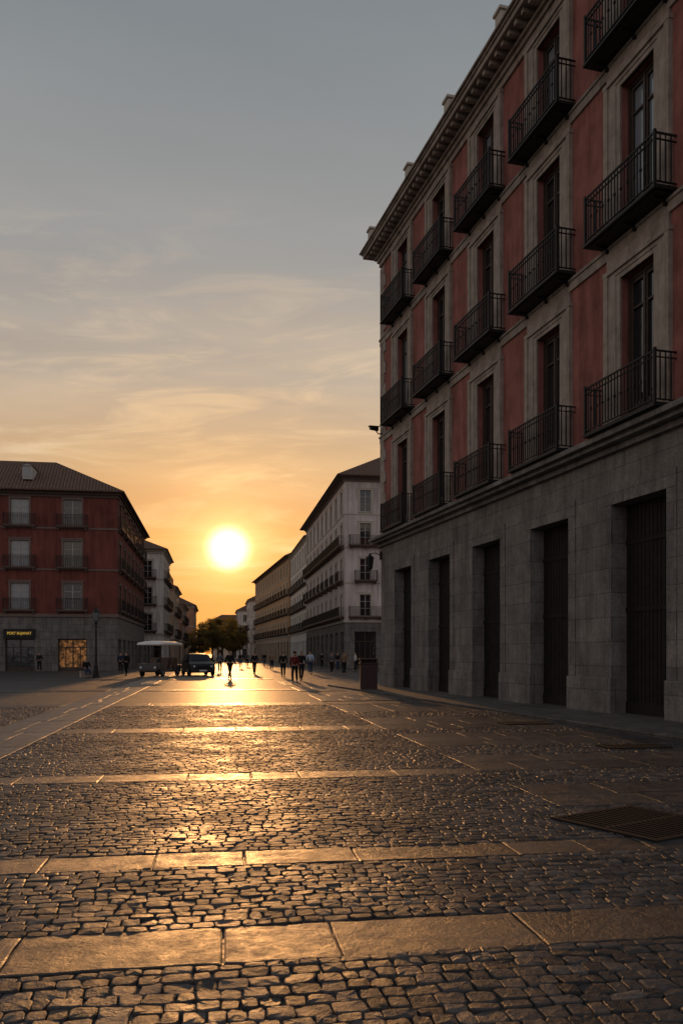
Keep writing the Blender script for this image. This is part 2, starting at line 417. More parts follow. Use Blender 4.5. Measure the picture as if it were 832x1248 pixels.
    mb=MB(); ring(mb,.12,H-.55,H-.3); ring(mb,.3,H-.3,H-.12); ring(mb,over,H-.12,H+.02)
    obj('cornice',mb.mesh('c',[M[corn]]),b,rot=ang)
    if belt:
        mb=MB(); ring(mb,.12,gh-.15,gh+.12)
        for z in floors[1:]:
            ring(mb,.06,z-.3,z-.15)
        obj('string_course',mb.mesh('c',[M[tr]]),b,rot=ang)
    mb=MB(); ins,rise=roofr; o=over+.12
    a=[(x0-o,-o,H+.03),(x1+o,-o,H+.03),(x1+o,L+o,H+.03),(x0-o,L+o,H+.03)]
    ix=min(ins,Wd/2-.2); iy=min(ins,L/2-.2)
    t=[(x0+ix,iy,H+rise),(x1-ix,iy,H+rise),(x1-ix,L-iy,H+rise),(x0+ix,L-iy,H+rise)]
    for i in range(4):
        j=(i+1)%4; LL=(Vector(a[j])-Vector(a[i])).length; sl=math.hypot(ins+o,rise)
        mb.quad(a[i],a[j],t[j],t[i],uv=[(0,0),(LL,0),(LL-ins,sl),(ins,sl)])
        p=Vector(a[i]);q=Vector(a[j])
        mb.quad(p-Vector((0,0,.1)),q-Vector((0,0,.1)),q,p)
    mb.quad(*t)
    obj('roof',mb.mesh('r',[M['roof']]),b,rot=ang)
    for k in range(chim):
        mb=MB(); cx=x0+(x1-x0)*rnd.uniform(.25,.75); cy=L*rnd.uniform(.2,.8)
        mb.box(cx-.5,cx+.5,cy-.35,cy+.35,H+rise*.4,H+rise+1.3); mb.box(cx-.58,cx+.58,cy-.43,cy+.43,H+rise+1.3,H+rise+1.45)
        obj('chimney',mb.mesh('c',[M['ftrim']]),b,rot=ang)
    return b,fs,ff,ang

Sd=Vector((math.sin(PSI),math.cos(PSI),0)); Td=Vector((math.cos(PSI),-math.sin(PSI),0))
C=P(143,74)
lb,lfs,lff,lang=town_building('corner_building','dark red building with tiled hip roof and grey stone shopfronts',C,C+Sd*28,'L',26,16.1,'red2',5.0,[5.5,9.3,13.0],(1.55,2.35),7,
    [26-3.9-4.5*k for k in (4,3,2,1,0)],['e','e','e'],door=(2.5,2.9),sky_cols={(1,3)},litdoors={(1,4)},tr='mtrim',corn='dtrim',roofr=(6.5,4.0),over=.55,chim=0,curt=.05,bd=.4)  # one front column gets pale glass as a painted sky reflection
mb=MB(); dz=17.3
mb.box(-.42,.42,0,2.6,dz,dz+1.2); 
mb.quad((-.52,-.12,dz+1.2),(0,-.12,dz+1.36),(0,2.8,dz+1.36),(-.52,2.8,dz+1.2),1); mb.quad((0,-.12,dz+1.36),(.52,-.12,dz+1.2),(.52,2.8,dz+1.2),(0,2.8,dz+1.36),1); mb.tri((-.52,-.11,dz+1.2),(.52,-.11,dz+1.2),(0,-.11,dz+1.36))
dm=put('dormer',mb.mesh('d',[M['wframe'],M['roof']]),lb,lff,26-3.9-4.1,0,1.1)
mb=MB(); mb.box(-.3,.3,-.03,.02,dz+.18,dz+1.1); sub('window',mb.mesh('g',[M['curt']]),dm)
def text_mesh(body,size,ext=.01):
    cu=bpy.data.curves.new('t','FONT'); cu.body=body; cu.size=size; cu.extrude=ext; cu.align_x='CENTER'; cu.align_y='CENTER'; cu.offset=.004
    o=bpy.data.objects.new('t',cu); col.objects.link(o); bpy.context.view_layer.update()
    me=bpy.data.meshes.new_from_object(o.evaluated_get(bpy.context.evaluated_depsgraph_get()))
    bpy.data.objects.remove(o); return me
sg=thing('shop_sign','black shop sign board with small yellow letters above a doorway','sign',lff.at(26-3.9-4.5,3.36,-.08),lff.ang)
mb=MB(); mb.box(-1.35,1.35,-.1,.05,-.4,.4); obj('board',mb.mesh('b',[M['iron']]),sg)
tm=text_mesh('PORT BUJANAT',.34); ym,nt,bb=new_mat('yellow_letters'); bb.inputs['Base Color'].default_value=(.7,.45,.06,1); bb.inputs['Emission Color'].default_value=(1,.6,.1,1); bb.inputs['Emission Strength'].default_value=.28
tm.materials.clear(); tm.materials.append(ym)
to=obj('lettering',tm,sg,(0,-.12,0)); to.rotation_euler=(math.pi/2,0,0); to.scale=(.86,1,1)

C=P(199,108); town_building('town_house','white plastered town house with iron balconies and tiled roof',C,C+Sd*15,'L',12,15.3,'white',4.2,[4.6,8.1,11.6],(1.1,2.2),4,3,['e','e','e'],over=.5,roofr=(4,2.2),corn='ftrim',ground='white')
C=P(212,128); town_building('town_house','low tan town house with tiled roof',C,C+Sd*16,'L',14,12.0,'tan',4,[4.4,8.0],(1.1,2.1),4,3,['e','e'],over=.5,roofr=(4,2.2),ground='tan')
C=P(222,150); town_building('town_house','narrow brick-coloured town house along the street',C,C+Sd*20,'L',14,10.6,'brick',4,[4.4,7.6],(1.1,2.1),5,3,['e','e'],over=.5,roofr=(4,2.0),ground='tan')
C=P(236,185); town_building('town_house','distant low house beyond street trees',C,C+Sd*25,'L',20,12.5,'brick',4,[4.4,8.0],(1.1,2.1),4,3,['','' ],over=.5,roofr=(4,2.4),ground='tan')
C=P(420,86); town_building('apartment_building','pale apartment building with long iron balconies and arcaded stone base',C,C+Sd*37,'R',22,20.2,'lilac',5.0,[5.5,9.3,13.0,16.5],(1.2,2.3),9,5,['c','e','c',''],over=.8,roofr=(6,4.0),door=(2.3,3.9),corn='mtrim',litdoors={(1,2),(1,1)})
C=P(374,126); town_building('town_house','narrow white town house with small balconies',C,C+Sd*28,'R',16,19.6,'white',5.0,[5.5,9.0,12.6,16.0],(1.2,2.2),7,4,['e','e','e',''],over=.5,roofr=(4,2.5),door=(2.0,3.6),ground='white')
C=P(352,156); D=P(311,214); town_building('apartment_building','long ochre building with brown arcade and tiled eaves',C,D,'R',18,20.2,'ochre',5.0,[5.5,9.3,13.0,16.6],(1.3,2.2),14,4,['e','e','e',''],over=.8,roofr=(5,3),ground='tan',door=(2.6,3.9),corn='mtrim')
C=P(304,222); town_building('town_house','white house at the far end of the street',C,C+Sd*20,'R',18,16.2,'white',4.5,[5,8.4,11.8],(1.2,2.2),5,4,['e','e',''],over=.5,roofr=(4,2.5),ground='white')
C=P(290,262); town_building('town_house','pale distant house partly behind trees',C,C+Sd*20,'R',18,15.5,'lilac',4.5,[5,8.4,11.8],(1.2,2.2),5,4,['','',''],over=.5,roofr=(4,2.5),ground='white')
C=P(258,330); town_building('town_house','brownish far house closing the street view',C,C+Sd*18,'R',30,15,'tan',4.5,[5,8.4],(1.2,2.2),4,5,['',''],over=.5,roofr=(4,2.5),ground='tan')

# ------------------------------------------------------------ ground
def mat_cob():
    m,nt,b=new_mat('cobblestone')
    at=N(nt,'ShaderNodeAttribute',attribute_name='tone'); tc=N(nt,'ShaderNodeTexCoord'); o=tc.outputs['Object']
    cc=ramp(nt,at.outputs['Fac'],[(0,(.040,.038,.038)),(.5,(.078,.072,.070)),(1,(.14,.125,.115))])
    f=noise(nt,o,25,6,.7)
    cc=mixc(nt,1.0,cc,ramp(nt,f,[(.3,(.5,.5,.5)),(.7,(1.3,1.3,1.3))]),'MULTIPLY')
    cc=mixc(nt,1.0,cc,ramp(nt,noise(nt,o,.5,5,.6),[(.35,(.7,.7,.72)),(.65,(1.15,1.12,1.1))]),'MULTIPLY')
    nt.links.new(cc,b.inputs['Base Color'])
    nt.links.new(ramp(nt,noise(nt,o,1.2,6,.7),[(.35,(.30,.4,.4)),(.62,(.55,.65,.65))]),b.inputs['Roughness'])
    b.inputs['Specular IOR Level'].default_value=.36
    b1=bump(nt,noise(nt,o,18,5,.65),.6,.020)
    nt.links.new(bump(nt,noise(nt,o,75,5,.75),.45,.007,b1),b.inputs['Normal'])
    return m
def mat_slab():
    m,nt,b=new_mat('granite_slab')
    at=N(nt,'ShaderNodeAttribute',attribute_name='tone'); tc=N(nt,'ShaderNodeTexCoord'); o=tc.outputs['Object']
    cc=ramp(nt,at.outputs['Fac'],[(0,(.052,.048,.046)),(.6,(.098,.087,.082)),(1,(.21,.195,.185))])
    cc=mixc(nt,1.0,cc,ramp(nt,noise(nt,o,2.5,9,.8),[(.36,(.48,.48,.49)),(.64,(1.25,1.23,1.21))]),'MULTIPLY')
    cc=mixc(nt,1.0,cc,ramp(nt,noise(nt,o,24,6,.85),[(.36,(.5,.5,.5)),(.64,(1.3,1.3,1.3))]),'MULTIPLY')
    nt.links.new(cc,b.inputs['Base Color'])
    nt.links.new(ramp(nt,noise(nt,o,5.0,8,.8),[(.38,(.28,.3,.3)),(.62,(.6,.55,.55))]),b.inputs['Roughness'])
    b.inputs['Specular IOR Level'].default_value=.42
    b1=bump(nt,noise(nt,o,10,6,.7),.6,.03)
    nt.links.new(bump(nt,noise(nt,o,38,6,.8),.7,.014,b1),b.inputs['Normal'])
    return m
def mat_ground():
    m,nt,b=new_mat('sett_paving')
    tc=N(nt,'ShaderNodeTexCoord'); o=tc.outputs['Object']
    br=N(nt,'ShaderNodeTexBrick'); nt.links.new(o,br.inputs['Vector']); br.inputs['Scale'].default_value=1
    br.inputs['Brick Width'].default_value=.15; br.inputs['Row Height'].default_value=.12; br.inputs['Mortar Size'].default_value=.01; br.inputs['Mortar Smooth'].default_value=1
    br.inputs['Color1'].default_value=(.055,.051,.048,1); br.inputs['Color2'].default_value=(.115,.103,.096,1); br.inputs['Mortar'].default_value=(.035,.032,.03,1)
    cc=mixc(nt,1.0,br.outputs['Color'],ramp(nt,noise(nt,o,.6,8,.7),[(.3,(.6,.6,.6)),(.7,(1.15,1.15,1.15))]),'MULTIPLY')
    nt.links.new(cc,b.inputs['Base Color']); b.inputs['Roughness'].default_value=.5
    b.inputs['Specular IOR Level'].default_value=.3
    inv=N(nt,'ShaderNodeMath',operation='SUBTRACT'); inv.inputs[0].default_value=1; nt.links.new(br.outputs['Fac'],inv.inputs[1])
    b1=bump(nt,inv.outputs[0],.6,.02)
    nt.links.new(bump(nt,noise(nt,o,9,4,.6),.7,.03,b1),b.inputs['Normal'])
    return m
MC,MS,MG=mat_cob(),mat_slab(),mat_ground()
me=bpy.data.meshes.new('g'); R=2500
me.from_pydata([(-R,-R,0),(R,-R,0),(R,R,0),(-R,R,0)],[],[(0,1,2,3)]); me.materials.append(MG)
g=obj('ground',me,None,(0,0,GZ),-PSI); g['kind']='structure'; g['label']='dark stone sett paving of the wide town square'; g['category']='ground'

strips=[(-.6,0),(2.1,2.7),(4.15,4.72),(6.05,6.5),(10.2,10.8),(16.6,17.5),(25,26.2),(35,36.5),(50,52)]
rstrips=[(-.6,0),(2.1,2.7),(4.15,4.72),(6.05,6.5),(7.9,9.3),(10.5,12.1),(13.4,15.6),(16.6,19.6),(21.6,24.8),(26.8,31),(34,38),(41,46),(50,56),(60,64)]
TR=3.45; LA,LB=-4.5,-3.15
def rlim(s): return (9.75-s*math.sin(PSI))/math.cos(PSI)
SMAX=25.0
stones=[]
for reg in (0,1,2):
    s=.5; row=0
    rs=strips if reg<2 else rstrips
    while s<SMAX:
        h=random.uniform(.08,.125); 
        for a,b in rs:
            if s<a<s+h+.04: h=a-s
            if a-1e-6<=s<b: s=b; h=random.uniform(.085,.12)
        if s>=SMAX: break
        if h<.03: s+=h; continue
        sc=s+h/2
        lo=-.26*sc-2.0; hi=.56*sc+2.0
        a,b=[(-99,LA-.01),(LB+.01,TR),(TR+.002,99)][reg]
        a=max(a,lo); b=min(b,hi,rlim(sc))
        t=a
        while t<b-.05:
            w=random.uniform(.075,.165)
            if t+w>b: w=b-t
            if w>.04: stones.append((t+w/2,sc+.025*math.sin(t*1.7+row*.2)+random.uniform(-.009,.009),w/2-random.uniform(.001,.004),h/2-random.uniform(.001,.004)))
            t+=w
        s+=h; row+=1
A=np.array(stones); n=len(A); print('stones',n)
V=np.zeros((n,25,3)); 
c=np.random.uniform(.16,.42,(n,1))
o1=1-c
oc=np.stack([np.concatenate([np.ones((n,1)),np.ones((n,1)),o1,-o1,-np.ones((n,1)),-np.ones((n,1)),-o1,o1],1),
             np.concatenate([-o1,o1,np.ones((n,1)),np.ones((n,1)),o1,-o1,-np.ones((n,1)),-np.ones((n,1))],1)],2)
jit=1+np.random.uniform(-.15,.09,(n,8,2))
ring=oc*jit
tilt=np.random.normal(0,.034,(n,2)); dz=np.random.normal(0,.0024,n)
for k,(sc_,z) in enumerate(((1.04,-.014),(.99,-.0045),(.88,-.001))):
    xy=ring*sc_
    V[:,k*8:(k+1)*8,0]=A[:,0:1]+xy[:,:,0]*A[:,2:3]; V[:,k*8:(k+1)*8,1]=A[:,1:2]+xy[:,:,1]*A[:,3:4]
    zz=z+dz[:,None]+(tilt[:,0:1]*xy[:,:,0]*A[:,2:3]+tilt[:,1:2]*xy[:,:,1]*A[:,3:4])
    if k: zz+=np.random.normal(0,.0012,(n,8))
    V[:,k*8:(k+1)*8,2]=zz if k else -.0195
V[:,24,0]=A[:,0]+np.random.uniform(-.3,.3,n)*A[:,2]; V[:,24,1]=A[:,1]+np.random.uniform(-.3,.3,n)*A[:,3]; V[:,24,2]=dz+np.random.normal(.0004,.0014,n)
quads=[];tris=[]
for k in range(2):
    for j in range(8):
        j2=(j+1)%8; quads.append((k*8+j,k*8+j2,(k+1)*8+j2,(k+1)*8+j))
for j in range(8): tris.append((16+j,16+(j+1)%8,24))
off=(np.arange(n)*25)[:,None,None]
Q=(np.array(quads)[None]+off).reshape(-1,4); T3=(np.array(tris)[None]+off).reshape(-1,3)
me=bpy.data.meshes.new('cob'); me.vertices.add(n*25); me.vertices.foreach_set('co',V.ravel())
nl=Q.size+T3.size; me.loops.add(nl); me.loops.foreach_set('vertex_index',np.concatenate([Q.ravel(),T3.ravel()]).astype(np.int32))
me.polygons.add(len(Q)+len(T3))
st=np.concatenate([np.arange(len(Q))*4,Q.size+np.arange(len(T3))*3]).astype(np.int32)
me.polygons.foreach_set('loop_start',st)
me.update(calc_edges=True); me.validate()
me.polygons.foreach_set('use_smooth',[False]*len(me.polygons))
at=me.attributes.new('tone','FLOAT','POINT'); at.data.foreach_set('value',np.repeat(np.clip(np.random.normal(.42,.28,n),0,1),25).astype(np.float32))
me.materials.append(MC)
o=obj('cobblestone_paving',me,None,(0,0,0),-PSI); o['kind']='structure'; o['label']='worn dark cobblestones laid in rows between granite bands'; o['category']='paving'

mb=MB(); tones=[]
def slab(x0,x1,y0,y1,tn=None):
    z=random.uniform(-.006,.0); g=.003; e=.01
    if tn is None: tn=random.uniform(0,.65)
    jj=lambda: random.uniform(-.03,.004)
    x0+=g;x1-=g;y0+=g;y1-=g; i=len(mb.v)
    k=max(2,int((x1-x0)/.12)); kv=max(2,int((y1-y0)/.15))
    pts=[(x0+(x1-x0)*q/k,y0-jj()*.7) for q in range(k)]+[(x1+jj()*.3,y0+(y1-y0)*q/kv) for q in range(kv)]+[(x1-(x1-x0)*q/k,y1+jj()*.7) for q in range(k)]+[(x0-jj()*.3,y1-(y1-y0)*q/kv) for q in range(kv)]
    n_=len(pts)
    def ins(p): 
        return (p[0]+(e if p[0]<x0+.05 else (-e if p[0]>x1-.05 else 0)), p[1]+(e if p[1]<y0+.05 else (-e if p[1]>y1-.05 else 0)))
    mb.v+=[(a,b,-.024) for a,b in pts]+[(a,b,z-.0045) for a,b in pts]+[(*ins(p),z) for p in pts]
    for a in (0,n_):
        for j in range(n_):
            j2=(j+1)%n_; mb.f.append((i+a+j,i+a+j2,i+a+n_+j2,i+a+n_+j)); mb.m.append(0)
    mb.f.append(tuple(range(i+2*n_,i+3*n_))); mb.m.append(0); tones.extend([tn]*(3*n_))
for reg in (0,1,2):
    for a,b in (strips if reg<2 else rstrips):
        x0,x1=[(-.3*b-8 if b<40 else -26,LA-.01),(LB+.01,TR),(TR,min(rlim(b),.6*b+4))][reg]
        if b<3: x0=max(x0,-6)
        kk=1 if b-a<1.1 else (2 if b-a<2.0 else (3 if b-a<3.3 else 4))
        for q in range(kk):
            y0=a+(b-a)*q/kk; y1=a+(b-a)*(q+1)/kk
            t=x0
            while t<x1-.1:
                w=random.uniform(.5,1.45)
                if x1-t-w<.45: w=x1-t
                slab(t,t+w,y0,y1); t+=w
s=0
while s<64:
    l=random.uniform(.9,1.5); mid=random.uniform(-.15,.15)+(LA+LB)/2; slab(LA,mid,s,s+l,random.uniform(.75,1)); slab(mid,LB,s,s+l,random.uniform(.75,1)); s+=l
me=mb.mesh('slabs',[MS]); at=me.attributes.new('tone','FLOAT','POINT'); at.data.foreach_set('value',tones)
o=obj('paving_slabs',me,None,(0,0,0.001),-PSI); o['kind']='structure'; o['label']='granite slab bands crossing the cobbled square'; o['category']='paving'
mp=mat_blocks('pavement_slabs',(.14,.13,.12),1.0,.7,.012,rough=.7,spec=.3)
mb=MB(); mb.box(9.95,13,2,38.6,-.04,.05); mb.box(9.78,9.945,2,38.6,-.04,.055)
o=obj('pavement',mb.mesh('p',[mp]),None,bev=.01); o['kind']='structure'; o['label']='grey slab pavement with low kerb beside the facade'; o['category']='pavement'
GR=mat_noisy('dark_cast_grating',(.012,.011,.011),.8,.3,6,60,.3,.003,0,spec=.2)
def grate(px,py,w,dp,lab,rot=0):
    p=G(px,py); o=thing('drain_grate',lab,'drain cover',(p.x,p.y,.012),-PSI+rot)
    mb=MB(); t=.05
    mb.box(-w/2,w/2,-dp/2,-dp/2+t,-.02,.006); mb.box(-w/2,w/2,dp/2-t,dp/2,-.02,.006); mb.box(-w/2,-w/2+t,-dp/2+t,dp/2-t,-.02,.006); mb.box(w/2-t,w/2,-dp/2+t,dp/2-t,-.02,.006)
    obj('frame',mb.mesh('f',[GR]),o)
    mb=MB(); k=int(w/.07)
    for i in range(1,k):
        x=-w/2+w*i/k; mb.box(x-.016,x+.016,-dp/2+t,dp/2-t,-.008,.004)
    mb.box(-w/2+t,w/2-t,-.02,.02,-.008,.0045)
    mb.box(-w/2+t,w/2-t,-dp/2+t,dp/2-t,-.02,-.01)
    obj('grille',mb.mesh('f',[GR]),o)
grate(782,1006,1.15,1.15,'large dark iron drain grate set into the paving',math.radians(24))
grate(772,912,1.1,.5,'dark iron drain grate near the pavement edge')
grate(640,883,1.1,.6,'small iron drain grate in the cobbles')

# ------------------------------------------------------------ trees
def leafmat():
    m,nt,b=new_mat('foliage'); at=N(nt,'ShaderNodeAttribute',attribute_name='tone')
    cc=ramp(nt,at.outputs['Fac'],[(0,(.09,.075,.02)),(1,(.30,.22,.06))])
    nt.links.new(cc,b.inputs['Base Color']); b.inputs['Roughness'].default_value=.6
    tr=N(nt,'ShaderNodeBsdfTranslucent'); nt.links.new(cc,tr.inputs['Color'])
    mx=N(nt,'ShaderNodeMixShader'); mx.inputs[0].default_value=.65
    nt.links.new(b.outputs[0],mx.inputs[1]); nt.links.new(tr.outputs[0],mx.inputs[2]); nt.links.new(mx.outputs[0],nt.nodes['Material Output'].inputs['Surface'])
    return m
LM=leafmat(); BM=mat_noisy('bark',(.09,.065,.045),.9)
def tree_meshes(seed,H=12,R=5.0):
    rr=random.Random(seed); mb=MB()
    mb.tube([(0,0,-.1),(.1,0,H*.18),(-.05,.1,H*.4),(.1,0,H*.7)],[.34,.26,.2,.08],8)
    cl=[]
    for k in range(30):
        while True:
            q=Vector((rr.uniform(-1,1),rr.uniform(-1,1),rr.uniform(-1,1)))
            if .35<q.length<1: break
        c=Vector((q.x*R*.8,q.y*R*.8,H*.56+q.z*H*.34)); cl.append((c,rr.uniform(.8,1.5)))
        if k<14: mb.tube([(0,0,H*rr.uniform(.2,.4)),Vector((c.x*.5,c.y*.5,(H*.35+c.z)/2)),c],[.1,.06,.03],5)
    tr=mb.mesh('t',[BM],True); mb=MB(); tn=[]
    for c,r in cl:
        for i in range(210):
            d=Vector((rr.gauss(0,1),rr.gauss(0,1),rr.gauss(0,.8))).normalized()*r*(rr.random()**.4)
            p=c+d; s=rr.uniform(.09,.2)
            a=Vector((rr.gauss(0,1),rr.gauss(0,1),rr.gauss(0,1))).normalized()*s; b=a.orthogonal().normalized()*s*.8
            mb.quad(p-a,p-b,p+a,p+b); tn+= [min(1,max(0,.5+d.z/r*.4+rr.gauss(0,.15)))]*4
    me=mb.mesh('c',[LM]); at=me.attributes.new('tone','FLOAT','POINT'); at.data.foreach_set('value',tn)
    return tr,me
TM=[tree_meshes(s) for s in (1,2,3)]
for i,(px,d,sc) in enumerate([(236,160,.55),(247,178,.72),(259,190,.88),(271,200,.98),(283,215,.95),(292,235,.8),(266,245,1.15),(280,262,1.2)]):
    p=P(px,d); o=thing('street_tree','dark leafy deciduous tree standing beside the street','tree',(p.x,p.y,GZ),i*1.3,group='trees at the end of the street')
    o.scale=(sc,sc,sc); a,b=TM[i%3]; obj('trunk',a,o); obj('crown',b,o)

# ------------------------------------------------------------ street lamp
p=G(117,826); lp=thing('street_lamp','black cast-iron street lamp with a glass lantern','street lamp',(p.x,p.y,GZ))
mb=MB(); mb.tube([(0,0,0),(0,0,.12),(0,0,.14),(0,0,.7),(0,0,.75),(0,0,.9),(0,0,3.5),(0,0,3.6),(0,0,3.75)],[.24,.24,.17,.13,.15,.08,.06,.11,.07],12)
mb.tube([(-.3,0,3.35),(.3,0,3.35)],[.018,.018]); obj('post',mb.mesh('p',[M['iron']],False),lp)
mb=MB(); mb.tube([(0,0,3.78),(0,0,4.3)],[.15,.25],6); obj('lantern_glass',mb.mesh('p',[M['curt']]),lp)
mb=MB(); mb.tube([(0,0,4.3),(0,0,4.34),(0,0,4.52),(0,0,4.56),(0,0,4.75)],[.3,.29,.12,.06,.02],6)
for k in range(6):
    t=math.pi/3*k; mb.tube([(.155*math.cos(t),.155*math.sin(t),3.76),(.255*math.cos(t),.255*math.sin(t),4.3)],[.016,.016],4)
obj('lamp_cap',mb.mesh('p',[M['iron']]),lp)

# ------------------------------------------------------------ litter bin
RB=mat_noisy('dark_red_metal',(.045,.018,.016),.6,.2)
p=G(449,842); bn=thing('litter_bin','dark red-brown metal litter bin standing on the paving','litter bin',(p.x,p.y,GZ),-TH)
mb=MB(); mb.box(-.36,.36,-.33,.33,.06,1.12); mb.box(-.3,.3,-.28,.28,0,.06)
for k in range(7): mb.box(-.3+.1*k-.02,-.3+.1*k+.02,-.345,-.33,.12,1.0)
obj('body',mb.mesh('b',[RB]),bn,bev=.02)
mb=MB(); mb.box(-.4,.4,-.37,.37,1.12,1.18); mb.box(-.36,.36,-.1,.33,1.18,1.32); mb.box(-.4,.4,-.37,.37,1.32,1.37); mb.box(-.36,-.3,-.33,-.1,1.18,1.32); mb.box(.3,.36,-.33,-.1,1.18,1.32)
obj('lid',mb.mesh('b',[RB]),bn,bev=.012)

# ------------------------------------------------------------ vehicles
PAINT=mat_noisy('dark_car_paint',(.012,.012,.012),.45,.1,2,10,0,spec=.3); PAINT.node_tree.nodes['Principled BSDF'].inputs['Coat Weight'].default_value=.1
RUB=mat_noisy('rubber',(.02,.02,.02),.8); RIM=mat_noisy('alloy',(.35,.35,.36),.35,.1,metal=.8)
LENS=mat_noisy('headlight_lens',(.65,.66,.7),.12,.05,3,10,0); PLATE=mat_noisy('plate_white',(.7,.7,.68),.5,.03)
CG=mat_glass('car_glass',(.012,.013,.014),.15); CG.node_tree.nodes['Principled BSDF'].inputs['Specular IOR Level'].default_value=.4
def wheel(par,x,y,r,w=.22):
    mb=MB(); mb.tube([(-w/2,0,0),(-w/2+.03,0,0),(w/2-.03,0,0),(w/2,0,0)],[r*.9,r,r,r*.9],24)
    e=obj('wheel',mb.mesh('t',[RUB],False),par,(x,y,r)); 
    mr=MB(); sx=1 if x>0 else -1
    mr.tube([(sx*w*.3,0,0),(sx*(w/2+.006),0,0)],[r*.62,r*.6],20)
    for k in range(5):
        t=k*2*math.pi/5; mr.box(*sorted((sx*(w/2),sx*(w/2)+sx*.02)),-.03+r*.3*math.cos(t),.03+r*.3*math.cos(t),-.03+r*.3*math.sin(t),.03+r*.3*math.sin(t))
    obj('rim',mr.mesh('r',[RIM]),e)
def car(p,rot,label):
    o=thing('parked_car',label,'car',(p.x,p.y,GZ),rot)
    S=[(2.28,.70,.38,.70,.74,.60),(2.18,.86,.26,.86,.92,.72),(1.95,.92,.24,.93,1.0,.78),(1.15,.94,.24,1.02,1.12,.74),(.45,.95,.24,1.05,1.66,.64),(-.6,.95,.24,1.06,1.73,.66),(-1.65,.94,.24,1.07,1.66,.64),(-2.15,.90,.26,1.05,1.18,.72),(-2.28,.80,.36,.9,.95,.66)]
    mb=MB(); rings=[]
    def sec(w,zb,zt,zr,wr):
        h=[(w*.86,zb),(w,zb+.14),(w*1.01,(zb+zt)/2),(w*.97,zt),(wr+.02,zr-.05),(wr*.8,zr)]
        return [(x,z) for x,z in h]+[(-x,z) for x,z in h[::-1]]
    for y,w,zb,zt,zr,wr in S:
        i=len(mb.v); mb.v+=[(x,y,z) for x,z in sec(w,zb,zt,zr,wr)]; rings.append(i)
    nn=12
    for k in range(len(rings)-1):
        for j in range(nn):
            j2=(j+1)%nn; mb.f.append((rings[k]+j,rings[k+1]+j,rings[k+1]+j2,rings[k]+j2)); mb.m.append(0)
    mb.f.append(tuple(rings[0]+j for j in range(nn))); mb.m.append(0); mb.f.append(tuple(rings[-1]+j for j in range(nn))[::-1]); mb.m.append(0)
    obj('body',mb.mesh('b',[PAINT],True),o,bev=.03)
    GL=CG
    mb=MB(); mb.quad((-.66,1.10,1.15),(.66,1.10,1.15),(.56,.52,1.60),(-.56,.52,1.60)); obj('windscreen',mb.mesh('w',[GL]),o,(0,.035,.03))
    for s in (-1,1):
        for y0,y1 in ((.4,-.5),(-.6,-1.55)):
            mb=MB(); mb.quad((s*.945,y0+ (.35 if y0>0 else 0),1.1),(s*.945,y1,1.1),(s*.69,y1,1.62),(s*.69,y0,1.62)); obj('side_window',mb.mesh('w',[GL]),o,(s*.012,0,0))
        mb=MB(); mb.tube([(s*.6,2.15,.74),(s*.6,2.29,.73)],[.09,.07],12); mb.box(min(s*.55,s*.78),max(s*.55,s*.78),2.1,2.22,.70,.80); obj('headlight',mb.mesh('h',[LENS],False),o,bev=.02)
        mb=MB(); mb.box(min(s*.94,s*1.12),max(s*.94,s*1.12),.72,.86,1.06,1.22); obj('wing_mirror',mb.mesh('h',[PAINT]),o,bev=.03)
        for y in (1.38,-1.4): wheel(o,s*.84,y,.37)
    mb=MB()
    for k in range(5): mb.box(-.42,.42,2.24,2.3,.56+.05*k,.585+.05*k)
    obj('grille',mb.mesh('g',[M['iron']]),o)
    mb=MB(); mb.box(-.84,.84,2.1,2.33,.3,.5); obj('bumper',mb.mesh('g',[RUB]),o,bev=.04)
    mb=MB(); mb.box(-.26,.26,2.33,2.345,.36,.47); obj('number_plate',mb.mesh('g',[PLATE]),o)
    o.scale=(1,1,.93)
def facecam(p,off=0):
    return math.atan2(-p.y,-p.x)-math.pi/2+off
p=P(241,60); car(p,facecam(p,.16),'black estate car parked on the square facing forward')
